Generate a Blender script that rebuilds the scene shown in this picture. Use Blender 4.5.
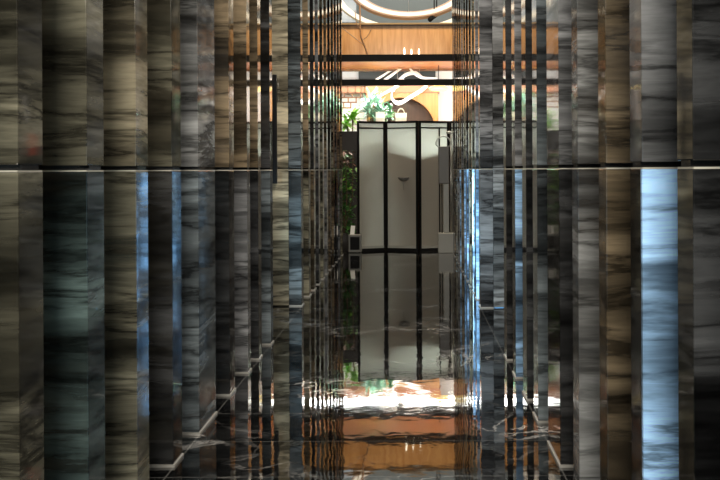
import bpy, bmesh, math, random
from mathutils import Vector, Matrix
sc = bpy.context.scene
C = sc.collection
for o in list(bpy.data.objects): bpy.data.objects.remove(o)
R = math.radians

# ------------------------------------------------------------------ camera, world, large lights, exposure
EYE = 1.35
cam_d = bpy.data.cameras.new('camera'); cam = bpy.data.objects.new('camera', cam_d); C.objects.link(cam)
cam_d.lens = 50; cam_d.sensor_width = 36; cam_d.clip_start = .05
cam_d.shift_x = -51/720; cam_d.shift_y = -70.5/720
cam.location = (0, 0, EYE); cam.rotation_euler = (R(90), R(0.28), 0)
sc.camera = cam
w = bpy.data.worlds.new('world'); sc.world = w; w.use_nodes = True
w.node_tree.nodes['Background'].inputs[0].default_value = (.55, .62, .7, 1)
w.node_tree.nodes['Background'].inputs[1].default_value = .05
sc.view_settings.view_transform = 'Standard'; sc.view_settings.look = 'None'
sc.view_settings.exposure = 0; sc.view_settings.gamma = 1

def area(name, loc, size, power, col, target=None, size_y=None, spread=180):
    l = bpy.data.lights.new(name, 'AREA'); l.energy = power; l.color = col[:3]
    l.size = size; l.spread = R(spread)
    if size_y: l.shape = 'RECTANGLE'; l.size_y = size_y
    o = bpy.data.objects.new(name, l); C.objects.link(o); o.location = loc
    if target is not None:
        o.rotation_euler = (Vector(target)-Vector(loc)).to_track_quat('-Z', 'Y').to_euler()
    return o
def spot(name, loc, target, power, col, ang=60, blend=.4, rad=.05):
    l = bpy.data.lights.new(name, 'SPOT'); l.energy = power; l.color = col; l.spot_size = R(ang)
    l.spot_blend = blend; l.shadow_soft_size = rad
    o = bpy.data.objects.new(name, l); C.objects.link(o); o.location = loc
    o.rotation_euler = (Vector(target)-Vector(loc)).to_track_quat('-Z', 'Y').to_euler()
    return o
WARM = (1, .86, .68); NEUT = (1, .96, .9); COOL = (.45, .77, 1)
area('rear_cool_fill', (-.1, -1.6, .95), 1.3, 27, COOL, (0, 6, .9), 1.3)  # added cool fill behind the camera for the blue slab fronts
area('rear_warm_fill', (-.2, -3, 3.9), 1.4, 330, (1, .92, .80), (-.2, 5, 1.6), 1.4)  # added fill behind the camera, brightens the pier fronts
area('corridor_ceiling_light', (-.2, 6.5, 4.3), .8, 225, (1, .94, .86), (-.2, 6.5, 0), 7)
area('hall_ceiling_light', (0, 21.8, 6.9), 6, 420, NEUT, (0, 21.8, 0), 4)
area('soffit_light', (-.1, 18.35, 2.95), 4.2, 62, NEUT, (-.1, 19.35, 1.7), .3)
area('fascia_wash_light', (0, 16.35, 6.3), 5, 300, WARM, (0, 17.3, 3.5), .4)
area('plant_fill', (-.2, 17.22, 2.855), 3, 22, NEUT, (-.2, 18.2, 2.3), .06)  # added fill hidden behind the lower beam, lights plants from the front
area('screen_back_light', (.2, 18.75, 2.99), 4.2, 250, (.95, 1, .95), (.2, 16.7, .95), .1, 66)
area('soffit_fill', (.4, 17.75, 2.27), 2, 14, (1, .85, .65), (.4, 17.9, 5), .3)  # added uplight hidden behind the screen, stands in for floor bounce
area('alcove_cool_fill', (-1.95, 7.95, .75), .7, 18, COOL, (.75, 10.9, .7), 1.1, 42)  # added cool fill for the far right slab fronts, no window behind it

# ------------------------------------------------------------------ materials
def mat(name, col=(.5, .5, .5), rough=.5, metal=0, ior=1.5, emit=None, es=0):
    m = bpy.data.materials.new(name); m.use_nodes = True
    b = m.node_tree.nodes['Principled BSDF']
    b.inputs['Base Color'].default_value = (*col, 1); b.inputs['Roughness'].default_value = rough
    b.inputs['Metallic'].default_value = metal; b.inputs['IOR'].default_value = ior
    if emit: b.inputs['Emission Color'].default_value = (*emit, 1); b.inputs['Emission Strength'].default_value = es
    return m
class NT:
    def __init__(s, m): s.t = m.node_tree; s.b = s.t.nodes['Principled BSDF']
    def n(s, typ, **kw):
        x = s.t.nodes.new(typ)
        for k, v in kw.items(): setattr(x, k, v)
        return x
    def l(s, a, b): s.t.links.new(a, b)
    def ramp(s, stops, interp='LINEAR'):
        r = s.n('ShaderNodeValToRGB'); cr = r.color_ramp; cr.interpolation = interp
        while len(cr.elements) < len(stops): cr.elements.new(.5)
        for e, (p, c) in zip(cr.elements, stops):
            e.position = p; e.color = (c, c, c, 1) if isinstance(c, (int, float)) else (*c, 1)
        return r
    def noise(s, vec, scale, detail=4, dist=0, rough=.5):
        x = s.n('ShaderNodeTexNoise'); x.inputs['Scale'].default_value = scale; x.inputs['Detail'].default_value = detail
        x.inputs['Distortion'].default_value = dist; x.inputs['Roughness'].default_value = rough
        s.l(vec, x.inputs['Vector']); return x
    def mapping(s, src, scale):
        m = s.n('ShaderNodeMapping'); m.inputs['Scale'].default_value = scale; s.l(src, m.inputs['Vector']); return m.outputs[0]
    def mul(s, a, b):
        x = s.n('ShaderNodeMix', data_type='RGBA', blend_type='MULTIPLY'); x.inputs[0].default_value = 1
        s.l(a, x.inputs[6]); s.l(b, x.inputs[7]); return x.outputs[2]
    def bump(s, h, strength, dist=.01):
        x = s.n('ShaderNodeBump'); x.inputs['Strength'].default_value = strength; x.inputs['Distance'].default_value = dist
        s.l(h, x.inputs['Height']); s.l(x.outputs[0], s.b.inputs['Normal']); return x

def stone_mat():
    m = mat('polished_veined_stone', rough=.05, ior=2.15); t = NT(m)
    tc = t.n('ShaderNodeTexCoord'); oi = t.n('ShaderNodeObjectInfo')
    mu = t.n('ShaderNodeVectorMath', operation='SCALE'); cb = t.n('ShaderNodeCombineXYZ')
    t.l(oi.outputs['Random'], cb.inputs[0]); t.l(oi.outputs['Random'], cb.inputs[2])
    t.l(cb.outputs[0], mu.inputs[0]); mu.inputs['Scale'].default_value = 37
    ad = t.n('ShaderNodeVectorMath', operation='ADD'); t.l(tc.outputs['Object'], ad.inputs[0]); t.l(mu.outputs[0], ad.inputs[1])
    v1 = t.mapping(ad.outputs[0], (.45, .45, 3.7)); n1 = t.noise(v1, 1.6, 6, .3, .6)
    r1 = t.ramp([(.3, .08), (.4, .5), (.47, 1.2), (.52, .9), (.56, .25), (.62, 1.25), (.68, 1.7)]); t.l(n1.outputs['Fac'], r1.inputs[0])
    v2 = t.mapping(ad.outputs[0], (.4, .4, 2.2)); n2 = t.noise(v2, 1.3, 3, .4)
    r2 = t.ramp([(.36, .3), (.44, .6), (.47, 1.0), (.54, 1.15), (.57, 1.9), (.68, 2.1)]); t.l(n2.outputs['Fac'], r2.inputs[0])
    v3 = t.mapping(ad.outputs[0], (1.6, 1.6, 24)); n3 = t.noise(v3, 1.5, 5, .5, .6)
    r3 = t.ramp([(.35, .85), (.5, 1), (.6, 1.0), (.65, 1.25), (.7, 1.0)]); t.l(n3.outputs['Fac'], r3.inputs[0])
    c = t.mul(t.mul(r1.outputs[0], r2.outputs[0]), t.mul(r3.outputs[0], oi.outputs['Color']))
    t.l(c, t.b.inputs['Base Color'])
    v4 = t.mapping(ad.outputs[0], (3, 3, 5)); n4 = t.noise(v4, 1.2, 2)
    t.bump(n4.outputs['Fac'], .12, .004)
    return m
STONE = stone_mat()

def floor_mat():
    m = mat('polished_dark_marble', rough=.03, ior=2.6); t = NT(m)
    tc = t.n('ShaderNodeTexCoord'); P = tc.outputs['Object']
    n1 = t.noise(t.mapping(P, (1, .9, 1)), 2.2, 8, .9, .6)
    r1 = t.ramp([(.0, (.012, .012, .012)), (.485, (.014, .014, .013)), (.505, (.42, .40, .37)), (.525, (.014, .014, .013)), (1, (.02, .02, .02))]); t.l(n1.outputs['Fac'], r1.inputs[0])
    n2 = t.noise(P, 1.1, 3); r2 = t.ramp([(.5, .03), (.66, 1)]); t.l(n2.outputs['Fac'], r2.inputs[0])
    br = t.n('ShaderNodeTexBrick'); br.offset = .0
    br.inputs['Color1'].default_value = (0, 0, 0, 1); br.inputs['Color2'].default_value = (0, 0, 0, 1)
    br.inputs['Mortar'].default_value = (.09, .088, .08, 1); br.inputs['Scale'].default_value = 1
    br.inputs['Mortar Size'].default_value = .004; br.inputs['Brick Width'].default_value = 1.757; br.inputs['Row Height'].default_value = .575
    sh = t.n('ShaderNodeMapping'); sh.inputs['Location'].default_value = (1.088, .2, 0); t.l(P, sh.inputs[0]); t.l(sh.outputs[0], br.inputs['Vector'])
    a = t.n('ShaderNodeMix', data_type='RGBA', blend_type='ADD'); a.inputs[0].default_value = 1
    t.l(t.mul(r1.outputs[0], r2.outputs[0]), a.inputs[6]); t.l(br.outputs['Color'], a.inputs[7])
    t.l(a.outputs[2], t.b.inputs['Base Color'])
    n3 = t.noise(t.mapping(P, (2.2, 1.9, 1)), 3.2, 2, .3)
    t.bump(n3.outputs['Fac'], .07, .008)
    return m
FLOOR = floor_mat()

def wood_mat(name, c1, c2, rough=.22, axis=(6, 6, .6), sc_=3):
    m = mat(name, rough=rough, ior=1.5); t = NT(m); tc = t.n('ShaderNodeTexCoord')
    n = t.noise(t.mapping(tc.outputs['Object'], axis), sc_, 6, .6); r = t.ramp([(.3, c1), (.7, c2)])
    t.l(n.outputs['Fac'], r.inputs[0]); t.l(r.outputs[0], t.b.inputs['Base Color']); return m
FASCIA = wood_mat('honey_wood_veneer', (.60, .28, .09), (.80, .43, .16))
SOFFIT = wood_mat('red_brown_wood', (.40, .13, .04), (.55, .20, .06), .4, (.6, 6, 6))
ARCHW = wood_mat('golden_wood_panel', (.42, .19, .05), (.54, .27, .075), .4)
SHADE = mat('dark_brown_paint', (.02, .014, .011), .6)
TAN = mat('tan_rail', (.42, .27, .12), .5)
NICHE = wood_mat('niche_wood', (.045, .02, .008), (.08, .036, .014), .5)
HEADW = wood_mat('header_wood', (.36, .12, .04), (.46, .17, .055), .4, (.6, 6, 6))
DARKW = wood_mat('dark_walnut', (.10, .045, .02), (.19, .09, .04), .4)
LATT = wood_mat('lattice_wood', (.36, .16, .07), (.46, .22, .10), .4)
PLASTER = mat('white_plaster', (.84, .83, .80), .7)
GREYP = mat('grey_green_plaster', (.11, .125, .12), .7)
DGREY = mat('dark_grey_panel', (.045, .052, .05), .5)
WALLD = mat('dark_recess_wall', (.035, .035, .033), .25)
CEIL = mat('dark_ceiling_paint', (.10, .10, .095), .7)
BLACK = mat('black_metal', (.004, .004, .004), .65, ior=1.3)
BLACKM = mat('black_handle_metal', (.006, .006, .006), .3, 0)
CORE = mat('black_joint', (.004, .004, .004), .6)
TRIM = mat('pale_stone_trim', (.36, .34, .30), .4)
LEDGE = mat('pale_joint_strip', (.62, .58, .48), .3)
STEEL = mat('brushed_steel', (.55, .53, .49), .3, .8)
GREIGE = mat('greige_paint', (.17, .16, .14), .4)
PALE = mat('pale_grey_plastic', (.42, .41, .36), .4)
CREAM = mat('cream_lacquer', (.82, .74, .58), .4)
WHITE = mat('white_lacquer', (.88, .86, .82), .35)
BROWN = mat('brown_edge', (.36, .20, .10), .4)
PAPER = mat('cream_paper', (.72, .70, .56), .7)
CARD = mat('white_card', (.9, .88, .82), .6)
POT = mat('dark_planter', (.05, .045, .04), .5)
STEM = mat('brown_stem', (.13, .08, .04), .7)
LAMP = mat('yellow_lamp_glass', (.9, .75, .3), .4, emit=(1, .76, .26), es=1.5)
BULB = mat('lit_white_bulb', (1, .95, .85), .4, emit=(1, .85, .6), es=4)
WINDOW = mat('bright_window_glass', (.2, .23, .25), .15, emit=(.62, .7, .74), es=.2)
DAYPANE = mat('daylit_glass_pane', (.4, .55, .7), .2, emit=(.30, .58, 1), es=1.3)
def leaf(name, c1, c2):
    m = mat(name, rough=.45); t = NT(m); tc = t.n('ShaderNodeTexCoord')
    n = t.noise(tc.outputs['Object'], 9, 2); r = t.ramp([(.35, c1), (.65, c2)]); t.l(n.outputs['Fac'], r.inputs[0]); t.l(r.outputs[0], t.b.inputs['Base Color']); return m
LIME = leaf('lime_leaf', (.16, .42, .03), (.34, .66, .10))
TEAL = leaf('blue_green_leaf', (.16, .42, .30), (.50, .74, .62))
DLEAF = leaf('dark_green_leaf', (.03, .11, .02), (.10, .28, .05))
SMALLLEAF = leaf('mid_green_leaf', (.06, .24, .10), (.16, .42, .20))
RLEAF = leaf('bronze_leaf', (.08, .03, .02), (.16, .07, .03))
def screen_mat():
    m = mat('translucent_screen_cloth', (.62, .60, .55), .6); t = NT(m); nt = t.t
    out = [n for n in nt.nodes if n.type == 'OUTPUT_MATERIAL'][0]
    d = t.n('ShaderNodeBsdfDiffuse'); d.inputs[0].default_value = (.60, .56, .48, 1)
    tr = t.n('ShaderNodeBsdfTranslucent'); tr.inputs[0].default_value = (.66, .68, .64, 1)
    g = t.n('ShaderNodeBsdfGlossy'); g.inputs[0].default_value = (1, 1, 1, 1); g.inputs['Roughness'].default_value = .12
    x = t.n('ShaderNodeMixShader'); x.inputs[0].default_value = .5; t.l(d.outputs[0], x.inputs[1]); t.l(tr.outputs[0], x.inputs[2])
    y = t.n('ShaderNodeMixShader'); y.inputs[0].default_value = .04; t.l(x.outputs[0], y.inputs[1]); t.l(g.outputs[0], y.inputs[2])
    t.l(y.outputs[0], out.inputs[0]); nt.nodes.remove(t.b); return m
SCREEN = screen_mat()

# ------------------------------------------------------------------ helpers
def px(x, y, d): return Vector(((x-411)*d/1000, d, EYE+(169.5-y)*d/1000))
def bx(bm, a, b):
    a = list(a); b = list(b)
    lo = [min(p, q) for p, q in zip(a, b)]; hi = [max(p, q) for p, q in zip(a, b)]
    v = [bm.verts.new((X, Y, Z)) for X in (lo[0], hi[0]) for Y in (lo[1], hi[1]) for Z in (lo[2], hi[2])]
    for f in ((0, 1, 3, 2), (4, 6, 7, 5), (0, 4, 5, 1), (2, 3, 7, 6), (0, 2, 6, 4), (1, 5, 7, 3)): bm.faces.new([v[i] for i in f])
    return bm
def tube(bm, pts, r, seg=10, cap=True):
    pts = [Vector(p) for p in pts]; rings = []; up = None
    for i, p in enumerate(pts):
        t = (pts[min(i+1, len(pts)-1)]-pts[max(i-1, 0)]).normalized()
        if up is None:
            up = Vector((0, 0, 1)) if abs(t.z) < .9 else Vector((1, 0, 0))
        s = t.cross(up).normalized(); up = s.cross(t).normalized()
        rr = r[i] if isinstance(r, (list, tuple)) else r
        rings.append([bm.verts.new(p+rr*(math.cos(2*math.pi*k/seg)*s+math.sin(2*math.pi*k/seg)*up)) for k in range(seg)])
    for a, b in zip(rings, rings[1:]):
        for k in range(seg): bm.faces.new((a[k], a[(k+1) % seg], b[(k+1) % seg], b[k]))
    if cap: bm.faces.new(rings[0][::-1]); bm.faces.new(rings[-1])
    return bm
def ribbon(bm, pts, side, wid, th):
    """band of rectangular section swept along pts; side = sideways vector per band"""
    pts = [Vector(p) for p in pts]; rings = []
    for i, p in enumerate(pts):
        t = (pts[min(i+1, len(pts)-1)]-pts[max(i-1, 0)]).normalized(); s = Vector(side).normalized(); n = t.cross(s).normalized()
        rings.append([bm.verts.new(p+s*wid/2*a+n*th/2*b) for a, b in ((-1, -1), (1, -1), (1, 1), (-1, 1))])
    for a, b in zip(rings, rings[1:]):
        for k in range(4): bm.faces.new((a[k], a[(k+1) % 4], b[(k+1) % 4], b[k]))
    bm.faces.new(rings[0][::-1]); bm.faces.new(rings[-1]); return bm
def lathe(bm, prof, seg=24, loc=(0, 0, 0)):
    L = Vector(loc); rings = [[bm.verts.new(L+Vector((r*math.cos(2*math.pi*k/seg), r*math.sin(2*math.pi*k/seg), z))) for k in range(seg)] for r, z in prof]
    for a, b in zip(rings, rings[1:]):
        for k in range(seg): bm.faces.new((a[k], a[(k+1) % seg], b[(k+1) % seg], b[k]))
    bm.faces.new(rings[0][::-1]); bm.faces.new(rings[-1]); return bm
def obj(name, bm, m, parent=None, bevel=0, smooth=False, color=None):
    bmesh.ops.recalc_face_normals(bm, faces=bm.faces)
    me = bpy.data.meshes.new(name); bm.to_mesh(me); bm.free()
    if smooth:
        for p in me.polygons: p.use_smooth = True
    me.materials.append(m); o = bpy.data.objects.new(name, me); C.objects.link(o)
    if parent:
        o.parent = parent
        if parent.type == 'EMPTY' and parent.parent is None: o.matrix_parent_inverse = Matrix.Translation(-Vector(parent.location))
    if bevel:
        b = o.modifiers.new('bevel', 'BEVEL'); b.width = bevel; b.segments = 2; b.limit_method = 'ANGLE'
    if color: o.color = (*color, 1)
    return o
def thing(name, label, cat, loc, group=None):
    o = bpy.data.objects.new(name, None); C.objects.link(o); o.empty_display_size = .1; o.location = loc
    o['label'] = label; o['category'] = cat
    if group: o['group'] = group
    return o
def tag(o, label, cat, group=None):
    o['label'] = label; o['category'] = cat
    if group: o['group'] = group
    return o
def struct(name, bm, m, bevel=0, color=None, smooth=False):
    o = obj(name, bm, m, None, bevel, smooth, color); o['kind'] = 'structure'; return o
NB = bmesh.new
def box(a, b): return bx(NB(), a, b)

# ------------------------------------------------------------------ setting
LX, RX = -1.088, .669          # corridor faces of the piers
END = 16.1                     # where the corridor opens into the hall
REC = .34                      # depth of the recess behind the pier faces
HC = 4.6                       # corridor ceiling
struct('floor', box((-5, -4, -.1), (5, 26, 0)), FLOOR)
bm = NB()
bx(bm, (LX-REC-.1, -4, 0), (LX-REC, 7.55, HC)); bx(bm, (LX-REC-.1, 9.98, 0), (LX-REC, END, HC))
bx(bm, (-2.5, 7.45, 0), (LX-REC, 7.55, HC)); bx(bm, (-2.5, 7.55, 0), (-2.4, 10.1, HC)); bx(bm, (-2.5, 10.0, 0), (LX-REC, 10.1, HC))
bx(bm, (-5, END-.1, 0), (LX-REC, END, 7.2))
struct('wall_left', bm, WALLD)
bm = NB()
bx(bm, (RX+REC, -4, 0), (RX+REC+.1, 7.3, HC)); bx(bm, (RX+REC, 9.98, 0), (RX+REC+.1, END, HC))
bx(bm, (RX+REC, 7.2, 0), (2.1, 7.3, HC)); bx(bm, (2.0, 7.3, 0), (2.1, 10.1, HC)); bx(bm, (RX+REC, 10.0, 0), (2.1, 10.1, HC))
bx(bm, (RX+REC, END-.1, 0), (5, END, 7.2))
struct('wall_right', bm, WALLD)
struct('wall_rear', box((-2.6, -4.1, 0), (2.2, -4, HC)), WALLD)
struct('ceiling', box((-2.6, -4.1, HC), (2.2, END, HC+.1)), CEIL)
struct('trim_header', box((-2.6, END-.1, HC), (2.2, END, 7.2)), CEIL)
struct('ceiling_hall', box((-5, END-.1, 7.2), (5, 26, 7.3)), GREYP)
struct('wall_hall_left', box((-5.1, END-.1, 0), (-5, 26, 7.2)), PLASTER)
struct('wall_hall_right', box((5, END-.1, 0), (5.1, 26, 7.2)), PLASTER)
struct('wall_back', box((-5, 24.6, 0), (5, 24.7, 7.2)), PLASTER)

# ------------------------------------------------------------------ stone piers
ORD = ['nearest', 'second', 'third', 'fourth', 'fifth', 'sixth', 'seventh', 'eighth', 'ninth', 'tenth', 'eleventh', 'twelfth']
def pier(side, d0, d1, up, lo, label, group, wid=None):
    """side -1 left / +1 right, from depth d0 to d1; up, lo = tints of the slabs"""
    x0 = LX if side < 0 else RX; x1 = x0+side*(wid or REC-.002)
    t = thing('stone_pier', label, 'pier', ((x0+x1)/2, (d0+d1)/2, 0), group)
    J = EYE+.002
    obj('core', box((x0+side*.002, d0+.03, 0), (x1, d1-.03, HC-.002)), STONE, t, color=DK)
    if lo is DAYLIT_BLUE:
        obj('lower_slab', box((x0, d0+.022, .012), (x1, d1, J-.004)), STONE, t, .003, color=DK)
        f = obj('daylight_facing', box((x0, d0, .012), (x1, d0+.021, J-.004)), STONE, t, .003, color=lo); f['label'] = 'slab face painted with blue daylight'  # thin front face whose tint carries the painted daylight reflection
    else: obj('lower_slab', box((x0, d0, .012), (x1, d1, J-.004)), STONE, t, .003, color=lo)
    obj('joint_strip', box((x0+side*.001, d0-.002, J-.004), (x1, d1-.002, J+.001)), LEDGE, t)
    obj('upper_slab', box((x0, d0, J+.017), (x1, d1, HC-.004)), STONE, t, .003, color=up)
    obj('base_strip', box((x0-side*.006, d0-.006, 0), (x1, d1+.006, .012)), TRIM, t)
    return t
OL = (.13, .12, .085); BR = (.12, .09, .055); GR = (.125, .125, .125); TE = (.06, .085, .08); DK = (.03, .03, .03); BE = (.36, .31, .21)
BG = (.10, .115, .12); DAYLIT_BLUE = (.33, .54, .80); LG = (.17, .17, .165)  # the blue tint paints reflected daylight onto lower slab fronts
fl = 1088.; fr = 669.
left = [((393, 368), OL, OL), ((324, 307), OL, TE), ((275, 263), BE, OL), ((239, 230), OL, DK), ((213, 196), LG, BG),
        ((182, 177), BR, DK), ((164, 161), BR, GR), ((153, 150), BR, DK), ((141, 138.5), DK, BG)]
right = [((282, 266), DK, DK), ((231, 219), GR, DAYLIT_BLUE), ((195, 187.5), BR, BR), ((167, 161), LG, LG), ((148, 136), GR, DK),
         ((126, 121.5), BG, BG), ((115, 111), DK, DK), ((104, 101), GR, DAYLIT_BLUE), ((95, 92.5), DK, DK)]
descL = {0: 'olive brown', 1: 'olive and dark teal', 2: 'beige patched brown', 3: 'dark olive', 4: 'broad grey', 5: 'brown', 6: 'brown and grey', 7: 'narrow brown', 8: 'narrow black'}
descR = {0: 'near black', 1: 'grey and daylight-tinted', 2: 'brown', 3: 'pale grey', 4: 'broad dark grey', 5: 'slate', 6: 'black', 7: 'grey and daylight-tinted blue', 8: 'narrow dark'}
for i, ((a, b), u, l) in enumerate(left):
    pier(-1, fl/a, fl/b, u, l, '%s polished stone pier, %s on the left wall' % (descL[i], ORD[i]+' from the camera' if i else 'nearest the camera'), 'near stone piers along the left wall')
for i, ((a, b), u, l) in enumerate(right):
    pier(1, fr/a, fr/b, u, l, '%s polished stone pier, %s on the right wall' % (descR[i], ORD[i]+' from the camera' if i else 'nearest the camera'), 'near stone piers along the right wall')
struct('unseen_pier_1', box((LX-REC, 1.95, 0), (LX, 2.15, HC)), STONE, .003, OL); struct('unseen_pier_2', box((RX, 1.72, 0), (RX+REC, 1.88, HC)), STONE, .003, DK)  # unseen piers added out of frame so the nearest fronts reflect dark stone
# door jamb piers and the thin piers beyond them
pier(-1, 9.9, 10.08, BG, BG, 'blue-grey stone pier standing against the handled stone door', 'far stone piers along the left wall', .125)
pier(1, 9.7, 9.88, GR, GR, 'slate stone pier standing beside the brown stone door leaf on the right', 'far stone piers along the right wall', .125)
rg = random.Random(4)
tl = [BR, DK, GR, OL, BR, DK, OL, GR, BR]; n = 0
k = 0
d = 10.62
while d < END-.25 and k < 10:
    pier(-1, d, d+.19, tl[k % 9], tl[(k+3) % 9], 'thin dark stone pier, %s beyond the left stone door' % ('first' if k == 0 else ORD[k]), 'far stone piers along the left wall')
    lo = DAYLIT_BLUE if k in (0, 1, 3, 4, 6) else tl[(k+4) % 9]
    pier(1, d-.3, d-.11, tl[(k+2) % 9], lo, 'thin stone pier%s, %s beyond the right stone door' % (' with blue daylight painted on its lower slab' if lo is DAYLIT_BLUE else '', 'first' if k == 0 else ORD[k]), 'far stone piers along the right wall')
    d += .57; k += 1

pier(1, 15.86, 16.05, DK, GR, 'last thin dark stone pier on the right wall, next to the greige stand', 'far stone piers along the right wall')
# stone doors in the two alcoves
def stone_door(side, xa, xb, y, tint, label, handle):
    t = thing('stone_door', label, 'door', ((xa+xb)/2, y, 0))
    J = EYE+.012
    obj('core', box((xa, y+.015, .01), (xb, y+.06, HC-.3)), CORE, t)
    obj('lower_leaf_slab', box((xa, y, .012), (xb, y+.05, J-.003)), STONE, t, .003, color=tint)
    obj('upper_leaf_slab', box((xa, y, J+.003), (xb, y+.05, HC-.3)), STONE, t, .003, color=tint)
    if handle:
        a = px(275, 74, y-.06); b = px(275, 183, y-.06); bm = NB()
        bx(bm, (a.x-.022, a.y-.02, b.z), (a.x+.022, a.y+.02, a.z))
        h = obj('pull_handle', bm, BLACKM, t, .006); h['label'] = 'long black pull handle'
        bm = NB()
        for z in (a.z-.12, b.z+.12): bx(bm, (a.x-.012, a.y, z-.012), (a.x+.012, y+.01, z+.012))
        s = obj('standoff', bm, BLACKM, t)
stone_door(-1, -2.38, LX-.127, 9.9, BE, 'beige veined stone door with a long black vertical pull handle', True)
stone_door(1, RX+.127, 1.98, 9.7, LG, 'grey-brown stone door leaf in the right alcove', False)

tag(obj('wall_plate', box((1.45, 9.685, 1.50), (1.535, 9.7, 1.71)), mat('red_enamel', (.75, .05, .03), .35), None, .004), 'small red plate on the right stone door, mirrored in the nearest left pier', 'plate')
tag(obj('wall_plate', box((1.54, 9.685, 1.82), (1.575, 9.7, 2.09)), CARD, None, .004), 'narrow white plate on the right stone door above the red plate', 'plate')
# ------------------------------------------------------------------ folding screen
D = 16.7
H = [px(357, 0, 16.5).x, px(385, 0, 16.5).x, px(418.5, 0, 16.5).x, px(450, 0, 16.5).x, px(482, 0, 16.5).x, px(514, 0, 16.5).x, px(546, 0, 16.5).x]
hy = [16.5, 16.72, 16.5, 16.72, 16.5, 16.72, 16.5]
zt = px(0, 121, 16.6).z
scr = thing('folding_screen', 'white panelled folding screen in a thin black frame at the corridor end', 'folding screen', (sum(H)/7, 16.6, 0))
def plank(bm, p, q, z0, z1, th):
    p = Vector((p[0], p[1], 0)); q = Vector((q[0], q[1], 0)); n = (q-p).normalized().cross(Vector((0, 0, 1)))*th/2
    v = [bm.verts.new(P+s*n+Vector((0, 0, z))) for z in (z0, z1) for P, s in ((p, -1), (q, -1), (q, 1), (p, 1))]
    for f in ((3, 2, 1, 0), (4, 5, 6, 7), (0, 1, 5, 4), (1, 2, 6, 5), (2, 3, 7, 6), (3, 0, 4, 7)): bm.faces.new([v[i] for i in f])
for i in range(6):
    p = Vector((H[i], hy[i])); q = Vector((H[i+1], hy[i+1])); u = (q-p).normalized()
    g = .008; a = p+u*g; b = q-u*g
    w_ = .035 if i else .028
    bm = NB()
    plank(bm, a, a+u*w_, .0, zt, .035); plank(bm, b-u*w_, b, .0, zt, .035)
    plank(bm, a, b, zt-.035, zt, .034); plank(bm, a, b, zt-.125, zt-.105, .03); plank(bm, a, b, 0, .045, .034)
    if i == 2: plank(bm, a+u*.36, a+u*.378, .085, zt-.12, .03)
    fr_ = obj('panel_frame', bm, BLACK, scr)
    bm = NB(); plank(bm, a+u*w_*.5, b-u*w_*.5, .05, zt-.02, .006); obj('panel_cloth', bm, SCREEN, scr)
    bm = NB(); plank(bm, a+u*w_, b-u*w_, .045, .085, .03); obj('bottom_rail', bm, PALE, scr)
# bowl shaped sconce on the middle panel
c = px(403.5, 178, 16.55)
sn = thing('bowl_sconce', 'small dark bowl-shaped lamp on the middle screen panel', 'lamp', (c.x, 16.55, c.z))
obj('bowl', lathe(NB(), [(.01, -.055), (.05, -.045), (.085, -.015), (.10, .015), (.092, .015), (.06, -.01), (.01, -.02)], 20, (c.x, 16.53, c.z)), GREIGE, sn, smooth=True)
obj('stem', tube(NB(), [(c.x, 16.53, c.z-.05), (c.x, 16.535, c.z-.2)], .006), STEEL, sn)
obj('bracket', tube(NB(), [(c.x, 16.53, c.z-.07), (c.x, 16.66, c.z-.07)], .009), STEEL, sn)

# cabinet behind the screen that carries bag and plant
cz = px(0, 121.5, 17.55).z
cab = thing('tall_cabinet', 'tall dark cabinet standing behind the folding screen', 'cabinet', (.6, 17.75, 0))
obj('body', box((-.68, 17.54, 0), (1.9, 17.95, cz-.04)), DARKW, cab, .005)
obj('top_board', box((-.70, 17.52, cz-.04), (1.93, 17.97, cz)), DARKW, cab, .004)
def bag(x0, x1, y0, y1, d, label, handle=True):
    a = px(x0, y1, d); b = px(x1, y0, d); a.z = cz+.001
    t = thing('paper_bag', label, 'bag', ((a.x+b.x)/2, d, cz))
    bm = NB(); dz = .06
    prof = [(a.x+.01, d-dz), (b.x-.01, d-dz), (b.x-.01, d+dz), (a.x+.01, d+dz)]
    top = [(a.x, d-dz*.8), (b.x, d-dz*.8), (b.x, d+dz*.8), (a.x, d+dz*.8)]
    lo = [bm.verts.new((*p, a.z)) for p in prof]; hi = [bm.verts.new((*p, b.z)) for p in top]
    inn = [bm.verts.new((p[0]*.96+(a.x+b.x)/2*.04, d+(p[1]-d)*.9, b.z)) for p in top]; bot = [bm.verts.new((v.co.x, v.co.y, a.z+.01)) for v in inn]
    bm.faces.new(lo[::-1])
    for A, B in ((lo, hi), (hi, inn), (inn, bot)):
        for k in range(4): bm.faces.new((A[k], A[(k+1) % 4], B[(k+1) % 4], B[k]))
    bm.faces.new(bot); obj('bag_body', bm, PAPER, t)
    if handle:
        m = (a.x+b.x)/2; wd = (b.x-a.x)*.3; hh = .10
        for yy in (d-dz*.8, d+dz*.8):
            obj('handle', tube(NB(), [(m+wd*math.cos(math.pi*s/12), yy, b.z-.02+hh*math.sin(math.pi*s/12)) for s in range(13)], .007, 8), PAPER, t)
bag(395.5, 407, 113, 120.5, 17.7, 'cream paper bag with looped handles above the middle screen panel')
bag(376, 385, 112, 120.5, 17.7, 'small cream paper bag left of the leafy plant above the screen', False)

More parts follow.
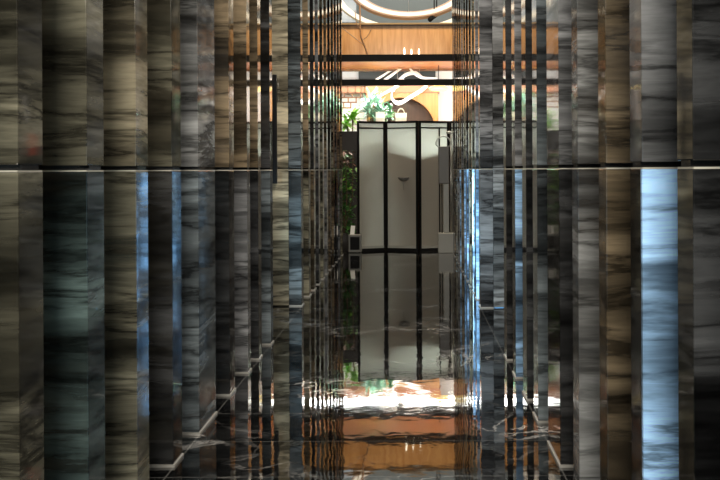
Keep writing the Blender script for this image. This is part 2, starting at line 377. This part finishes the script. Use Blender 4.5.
# ------------------------------------------------------------------ plants
def blade(bm, base, dirv, length, wid, droop, seg=5):
    d = Vector(dirv).normalized(); s = d.cross(Vector((0, 0, 1)))
    s = s.normalized() if s.length > .01 else Vector((1, 0, 0)); p = Vector(base); prev = None
    for i in range(seg+1):
        t = i/seg; wv = wid*max(.06, math.sin(math.pi*min(.97, .15+.85*t)))
        c = [bm.verts.new(p-s*wv), bm.verts.new(p+Vector((0, 0, -wv*.4))), bm.verts.new(p+s*wv)]
        if prev:
            bm.faces.new((prev[0], prev[1], c[1], c[0])); bm.faces.new((prev[1], prev[2], c[2], c[1]))
        prev = c; d = (d+Vector((0, 0, -droop/seg))).normalized(); p = p+d*length/seg
def palm(name, base, crowns, label, lm, n, length, wid, pot_r=.16, seed=1, droop=.9, z0=0, group=None):
    rr = random.Random(seed); t = thing(name, label, 'plant', (base[0], base[1], z0), group)
    ph = pot_r*1.7
    obj('pot', lathe(NB(), [(pot_r*.7, z0), (pot_r, z0+ph), (pot_r*.92, z0+ph), (pot_r*.85, z0+ph*.9), (.01, z0+ph*.9)], 20), POT, t, smooth=True).location = (base[0], base[1], 0)
    bm = NB(); st = NB()
    for c in crowns:
        c = Vector(c); tube(st, [(base[0], base[1], z0+ph*.85), (base[0]*.5+c.x*.5+.01, base[1]*.5+c.y*.5, (z0+ph+c.z)/2), c], [.018, .015, .012], 8)
        for i in range(n):
            a = rr.uniform(0, 6.283); e = rr.uniform(-.2, 1.25)
            blade(bm, c+Vector((0, 0, rr.uniform(-.12, .03))), (math.cos(a)*math.cos(e), math.sin(a)*math.cos(e), math.sin(e)), length*rr.uniform(.7, 1.1), wid, droop*rr.uniform(.5, 1.3))
    obj('stem', st, STEM, t, smooth=True); obj('foliage', bm, lm, t, smooth=True); return t
p1 = px(353, 114, 17.8); palm('potted_palm', (p1.x-.05, 17.8), [p1, p1+Vector((-.1, .05, -.15))], 'bright lime green palm behind the left edge of the screen', LIME, 34, .27, .03, seed=2)
palm('potted_palm', (px(369, 0, 18.4).x, 18.4), [px(371, 99, 18.4), px(368, 107, 18.35), px(378, 104, 18.45), px(373, 113, 18.4), px(382, 112, 18.4)], 'tall blue-green palm rising behind the first screen panel', TEAL, 30, .30, .026, seed=3)
p3 = px(389.5, 113, 17.7)
palm('leafy_potted_plant', (p3.x, 17.7), [p3, p3+Vector((.01, 0, .07))], 'small dark leafy plant between two paper bags above the screen', SMALLLEAF, 30, .13, .022, .05, 5, .8, cz+.001)
# dark shrub left of the screen
def shrub():
    rr = random.Random(8); b = px(344.5, 250, 16.4); t = thing('leafy_shrub', 'dark leafy shrub with bronze top leaves left of the screen', 'plant', (b.x, 16.75, 0))
    obj('pot', lathe(NB(), [(.12, 0), (.15, .3), (.13, .3), (.12, .27), (.01, .27)], 20, (b.x-.05, 16.75, 0)), POT, t, smooth=True)
    st = NB(); lf = NB(); rl = NB(); yl = NB()
    for k in range(7):
        x = b.x-.05+rr.uniform(-.13, .16); y = 16.75+rr.uniform(-.12, .12)
        tube(st, [(b.x-.05, 16.75, .25), (x, y, .9), (x+rr.uniform(-.05, .05), y, 1.6)], [.014, .01, .006], 6)
    for k in range(420):
        z = rr.uniform(.35, 1.68); c = Vector((b.x-.02+rr.gauss(0, .085), 16.75+rr.gauss(0, .10), z)); a = rr.uniform(0, 6.28); e = rr.uniform(-.6, .7)
        blade(rl if (z > 1.42 and rr.random() < .75) else yl if (1.05 < z < 1.45 and rr.random() < .45) else lf, c, (math.cos(a)*math.cos(e), math.sin(a)*math.cos(e), math.sin(e)), rr.uniform(.07, .13), .026, .8, 3)
    obj('stem', st, STEM, t); obj('foliage', lf, DLEAF, t, smooth=True); q = obj('young_foliage', yl, LIME, t, smooth=True); q['label'] = 'bright green young leaves'; q = obj('top_foliage', rl, RLEAF, t, smooth=True); q['label'] = 'bronze brown leaves'
shrub()
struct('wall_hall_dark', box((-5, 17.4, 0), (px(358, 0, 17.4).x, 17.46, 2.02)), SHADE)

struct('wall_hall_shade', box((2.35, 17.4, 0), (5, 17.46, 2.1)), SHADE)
# ------------------------------------------------------------------ small things on the corridor floor
a = px(348, 251, 16.25); b = px(361, 234.5, 16.25)
sp = thing('floor_speaker', 'small pale cube speaker with black face on floor left of the screen', 'speaker', ((a.x+b.x)/2, 16.35, 0))
obj('cabinet', box((a.x, 16.25, 0.006), (b.x, 16.43, b.z)), mat('grey_speaker_shell', (.2, .195, .17), .5), sp, .012)
obj('grille', box((a.x+.03, 16.24, .05), (b.x-.03, 16.255, b.z-.035)), BLACK, sp, .004)
bm = NB()
for X in (a.x+.02, b.x-.045):
    for Y in (16.27, 16.39): bx(bm, (X, Y, 0), (X+.025, Y+.025, .008))
obj('feet', bm, BLACK, sp)
sz = b.z
a = px(349.8, 0, 16.33); b = px(354, 225.5, 16.33); bm = NB()
v = [bm.verts.new(q) for q in ((a.x, 16.31, sz+.001), (b.x, 16.31, sz+.001), (b.x+.015, 16.345, b.z), (a.x+.015, 16.345, b.z), (a.x, 16.38, sz+.001), (b.x, 16.38, sz+.001))]
for f in ((0, 1, 2, 3), (4, 3, 2, 5), (0, 3, 4), (1, 5, 2), (0, 4, 5, 1)): bm.faces.new([v[i] for i in f])
tag(obj('tent_card', bm, CARD), 'small white folded card standing on the pale cube speaker', 'card')
# grey stand on the right
d = 16.12
x0, x1 = px(438, 0, d).x, px(453.5, 0, d).x
st = thing('upright_stand', 'greige upright stand with arched handle on a pale square base, right of screen', 'stand', ((x0+x1)/2, d+.12, 0))
obj('base', box((x0, d, 0), (x1, d+.24, px(0, 233.5, d).z)), PALE, st, .01)
bz = px(0, 233.5, d).z
obj('front_panel', box((px(443.3, 0, d).x, d+.06, bz), (px(449, 0, d).x, d+.10, px(0, 183, d).z)), PALE, st, .006)
obj('pole', tube(NB(), [(px(451.2, 0, d).x, d+.12, bz-.01), (px(451.2, 0, d).x, d+.12, px(0, 134, d).z)], .012, 12), STEEL, st, smooth=True)
obj('pole', tube(NB(), [(px(442, 0, d).x, d+.10, bz-.01), (px(442, 0, d).x, d+.10, px(0, 180, d).z)], .008, 12), BLACK, st, smooth=True)
obj('body', box((px(438.7, 0, d).x, d+.03, px(0, 184, d).z), (px(449.3, 0, d).x, d+.15, px(0, 146.5, d).z)), GREIGE, st, .012)
pts = [px(436.3, 144.5, d+.09), px(436.4, 142.5, d+.09)]+[px(443.6+7*math.cos(t), 143-6.6*math.sin(t), d+.09) for t in [math.pi*(1-i/12) for i in range(1, 12)]]+[px(450.8, 142.5, d+.09), px(450.6, 145, d+.09), px(449.2, 146.8, d+.09)]
pts = [px(438.9, 147.2, d+.09)]+pts
obj('arched_handle', tube(NB(), pts, .013, 10), STEEL, st, smooth=True)
bm = NB(); bmesh.ops.create_uvsphere(bm, u_segments=20, v_segments=12, radius=.04, matrix=Matrix.Translation(px(449.3, 132.5, d+.12)) @ Matrix.Diagonal((1.2, 1, .62, 1)))
obj('round_head', bm, STEEL, st, smooth=True)

# ------------------------------------------------------------------ beams, balcony, arch wall of the hall beyond
def wbox(name, x0, x1, y0, y1, d0, d1, m, bev=0):
    a = px(x0, y1, d0); b = px(x1, y0, d0); return struct(name, box((a.x, d0, a.z), (b.x, d1, b.z)), m, bev)
zb1 = px(0, 85.2, 17.05).z; zb1t = px(0, 79.2, 17.05).z; zb2 = px(0, 60.8, 17.05).z; zb2t = px(0, 54.3, 17.05).z
tag(obj('black_beam', box((-4.99, 17.05, zb1), (4.99, 17.17, zb1t)), BLACK), 'lower black steel beam crossing above the folding screen', 'beam', 'black steel beams')
tag(obj('black_beam', box((-4.99, 17.05, zb2), (4.99, 17.17, zb2t)), BLACK), 'upper black steel beam below the honey wood balcony front', 'beam', 'black steel beams')
zf0 = px(0, 60, 17.3).z; zf1 = px(0, 24.5, 17.3).z
bal = thing('wooden_balcony', 'honey wood balcony front with glossy red-brown underside above the beams', 'balcony', (0, 20.9, zf0))
obj('balcony_front', box((-4.99, 17.3, zf0), (4.99, 17.38, zf1)), FASCIA, bal)
s_ = obj('soffit', box((-4.99, 17.38, zf0), (4.99, 18.85, zf0+.06)), SOFFIT, bal); s_['label'] = 'red-brown wooden underside'
obj('edge_trim', box((-4.99, 18.85, zf0-.035), (4.99, 18.93, zf0+.06)), DARKW, bal)
obj('floor_slab', box((-4.99, 17.38, zf0+.06), (4.99, 24.58, zf0+.2)), GREYP, bal)
obj('top_rail', box((-4.99, 17.27, zf1), (4.99, 17.4, zf1+.025)), TAN, bal)
obj('rail_shadow_strip', box((-4.99, 17.29, zf1-.025), (4.99, 17.3, zf1-.008)), DARKW, bal)
struct('wall_hall_lower', box((-4.99, 19.4, 0), (4.99, 19.5, zf0+.06)), PLASTER)
# back wall dressings
wbox('trim_dark_band', 359, 436, 66, 79.5, 19.32, 19.4, DGREY)
hd = wbox('trim_wood_header', 330, 440, 79.5, 92.5, 19.0, 19.4, HEADW)
def arch_wall():
    d0 = 19.04; a = px(367, 0, d0).x; b = px(438.5, 0, d0).x; zt_ = px(0, 92, d0).z
    cx_ = px(402, 0, d0).x; cz_ = px(0, 131, d0).z; r = 33.5*d0/1000
    bm = NB(); N = 32
    arc = [(cx_+r*math.cos(math.pi*i/N), cz_+r*math.sin(math.pi*i/N)) for i in range(N+1)]
    poly = [(b, 0), (b, zt_), (a, zt_), (a, 0), (cx_-r, 0)]+arc[::-1]+[(cx_+r, 0)]
    f = [bm.verts.new((x, d0, z)) for x, z in poly]; g = [bm.verts.new((x, d0+.34, z)) for x, z in poly]
    for i in range(len(f)): bm.faces.new((f[i], f[(i+1) % len(f)], g[(i+1) % len(f)], g[i]))
    bmesh.ops.triangle_fill(bm, use_beauty=True, edges=[e for e in bm.edges if all(v in f for v in e.verts)])
    struct('wall_arch', bm, ARCHW)
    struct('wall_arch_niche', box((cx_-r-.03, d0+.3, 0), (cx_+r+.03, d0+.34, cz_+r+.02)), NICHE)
arch_wall()
wbox('wall_upper', 300, 520, -60, 40, 24.0, 24.55, GREYP)
wn = wbox('window_1', 330, 357, -25, 22, 23.9, 23.95, WINDOW)
# lattice screen on the left
la = thing('wooden_lattice', 'stepped brown wooden lattice hanging left of the palms', 'lattice', px(350, 95, 18.2))
bm = NB(); dl = 18.2
def bar(xa, ya, xb, yb, w2=.6):
    p = px(xa, ya, dl); q = px(xb, yb, dl); e = w2*dl/1000
    bx(bm, (min(p.x, q.x)-e, dl, min(p.z, q.z)-e), (max(p.x, q.x)+e, dl+.04, max(p.z, q.z)+e))
for y, xe in ((86.5, 366), (92.5, 365), (97, 361), (102, 356.5), (107.5, 351)): bar(335, y, xe, y)
for y0, y1, xs in ((86.5, 92.5, (340, 348, 356, 361.5, 365)), (92.5, 97, (344.5, 352.5, 361)), (97, 102, (340, 348.5, 356.5)), (102, 107.5, (344, 351))):
    for x in xs: bar(x, y0, x, y1)
for x in (337,): bar(x, 66.2, x, 107.5)
obj('lattice_grid', bm, LATT, la)

# ------------------------------------------------------------------ ribbons, ring, lamps
rb = thing('ribbon_sculpture', 'white looping ribbon sculpture hanging in front of the arch', 'sculpture', px(398, 95, 18.7))
def smooth_path(P, n=8):
    P = [Vector(p) for p in P]; out = []
    for i in range(len(P)-1):
        p0, p1, p2, p3 = P[max(i-1, 0)], P[i], P[i+1], P[min(i+2, len(P)-1)]
        for k in range(n):
            t = k/n; out.append(.5*((2*p1)+(-p0+p2)*t+(2*p0-5*p1+4*p2-p3)*t*t+(-p0+3*p1-3*p2+p3)*t**3))
    return out+[P[-1]]
dr = 18.7
for pts, w_ in (([(374, 101, 0), (381, 95.5, .1), (389, 91, .1), (398, 86, 0), (404, 79, -.1)], .07),
                ([(393, 90, .1), (392, 97, 0), (396, 102.5, -.1), (402, 102.5, -.1), (411, 97, 0), (421, 91, .1), (428, 85, .1)], .10),
                ([(376, 80, 0), (384, 75, .1), (392, 70, .2), (404, 66, .2)], .06),
                ([(382, 82, .1), (390, 76.5, .1), (397, 71.5, .1), (405, 66, .2)], .07),
                ([(394, 90, 0), (398, 82, 0), (406, 75, .1), (416, 73, .2), (424, 79, .1)], .10),
                ([(410, 68, 0), (416, 74.5, 0), (424, 78, 0), (437, 79, .1)], .06)):
    obj('ribbon', ribbon(NB(), smooth_path([px(x, y, dr+e) for x, y, e in pts]), (0, .5, 1), w_*.83, .025), WHITE, rb, .006)
for x, y in ((398, 84), (420, 78)):
    p = px(x, y, dr); obj('suspension_wire', tube(NB(), [p, Vector((p.x, p.y, zf0))], .003, 6), STEEL, rb)
rg_ = thing('ring_chandelier', 'large cream and brown ring hanging above the honey wood balcony front', 'chandelier', px(410, -20, 20.7))
cx_, cz_ = 410, -16; dR = 20.7
def ringpart(name, r0, r1, h0, h1, m):
    """tilted band: radii r0..r1 in the ring plane, h0..h1 metres along the ring's axis"""
    bm = NB(); N = 96; k = dR/1000; R4 = []; c = px(cx_, cz_, dR); sv = .69; cv = .724
    for i in range(N):
        t = 2*math.pi*i/N
        def P(r, h): return bm.verts.new((c.x+r*k*math.cos(t), dR+r*k*cv*math.sin(t)-h*sv, c.z+r*k*sv*math.sin(t)+h*cv))
        R4.append([P(r0, h0), P(r1, h0), P(r1, h1), P(r0, h1)])
    for i in range(N):
        A = R4[i]; B = R4[(i+1) % N]
        for q in range(4): bm.faces.new((A[q], A[(q+1) % 4], B[(q+1) % 4], B[q]))
    return obj(name, bm, m, rg_)
ringpart('inner_edge', 51.5, 53.5, .02, .06, BROWN)
ringpart('band', 53.5, 59.5, -.02, .06, CREAM)
ringpart('lower_edge', 59.5, 61, -.02, .05, BROWN)
ringpart('outer_band', 70, 76, -.10, -.04, CREAM)
for t_ in (.6, 2.5, 4.7):
    c = px(cx_, cz_, dR); k = dR/1000; p = Vector((c.x+56.5*k*math.cos(t_), dR+56.5*k*.724*math.sin(t_), c.z+56.5*k*.69*math.sin(t_)))
    obj('suspension_wire', tube(NB(), [p, Vector((p.x, p.y, 7.2))], .004, 6), STEEL, rg_)
ts = thing('track_spotlight', 'black spotlight on twin rods above the right end of the balcony front', 'spotlight', px(434, 16, 19.9))
obj('head', tube(NB(), [px(430.5, 20, 19.8), px(432, 18.3, 19.85), px(437, 14.5, 20)], [.045, .05, .05], 14), BLACK, ts, smooth=True)
obj('rod', tube(NB(), [px(435, 15, 19.95), Vector((px(435, 0, 19.95).x, 19.95, 7.2))], .012), BLACK, ts)
obj('rod', tube(NB(), [px(437.5, 14, 20), Vector((px(437.5, 0, 20).x, 20, 7.2))], .012), BLACK, ts)
c = px(439, 88.5, 18.15); yl = thing('oval_pendant_lamp', 'glowing yellow oval pendant lamp to the right of the white ribbons', 'lamp', c)
bm = NB(); bmesh.ops.create_uvsphere(bm, u_segments=28, v_segments=14, radius=1, matrix=Matrix.Translation(c) @ Matrix.Diagonal((.18, .18, .053, 1)))
obj('lamp_shade', bm, LAMP, yl, smooth=True)
obj('cord', tube(NB(), [c+Vector((0, 0, .05)), Vector((c.x, c.y, zf0))], .006), BLACK, yl)
for x, h in ((405, 47), (412, 48.5), (419.5, 48)):
    p = px(x, 54.3, 17.11); q = px(x, h, 17.11)
    o = tag(obj('candle_bulb', lathe(NB(), [(.008, 0), (.014, .02), (.014, .06), (.009, q.z-p.z-.02), (.002, q.z-p.z)], 12), BULB, smooth=True),
            'small white candle light, %s of three on the upper black beam' % {405: 'leftmost', 412: 'middle', 419.5: 'rightmost'}[x], 'candle', 'candle lights on the upper beam')
    o.location = (p.x, p.y, zb2t)
# bare branch in front of the balcony front
def branch():
    dd = 17.11
    t = thing('bare_branch', 'bare brown twig standing in front of the left of the balcony front', 'branch', px(367, 54, dd))
    base = Vector((px(368, 0, dd).x, dd, zb2t-.0))
    obj('main_stem', tube(NB(), smooth_path([px(368, 54.4, dd), px(365, 45, dd), px(361.5, 36, dd), px(361, 26, dd), px(360.5, 4, dd)], 4), .014, 8), BROWN, t)
    for P in ([px(365, 45, dd), px(356, 38, dd), px(341, 26, dd)], [px(363, 40, dd), px(368, 36, dd), px(372, 29, dd)], [px(361, 30, dd), px(357, 22, dd), px(356, 10, dd)]):
        obj('twig', tube(NB(), smooth_path(P, 4), .007, 6), BROWN, t)
branch()
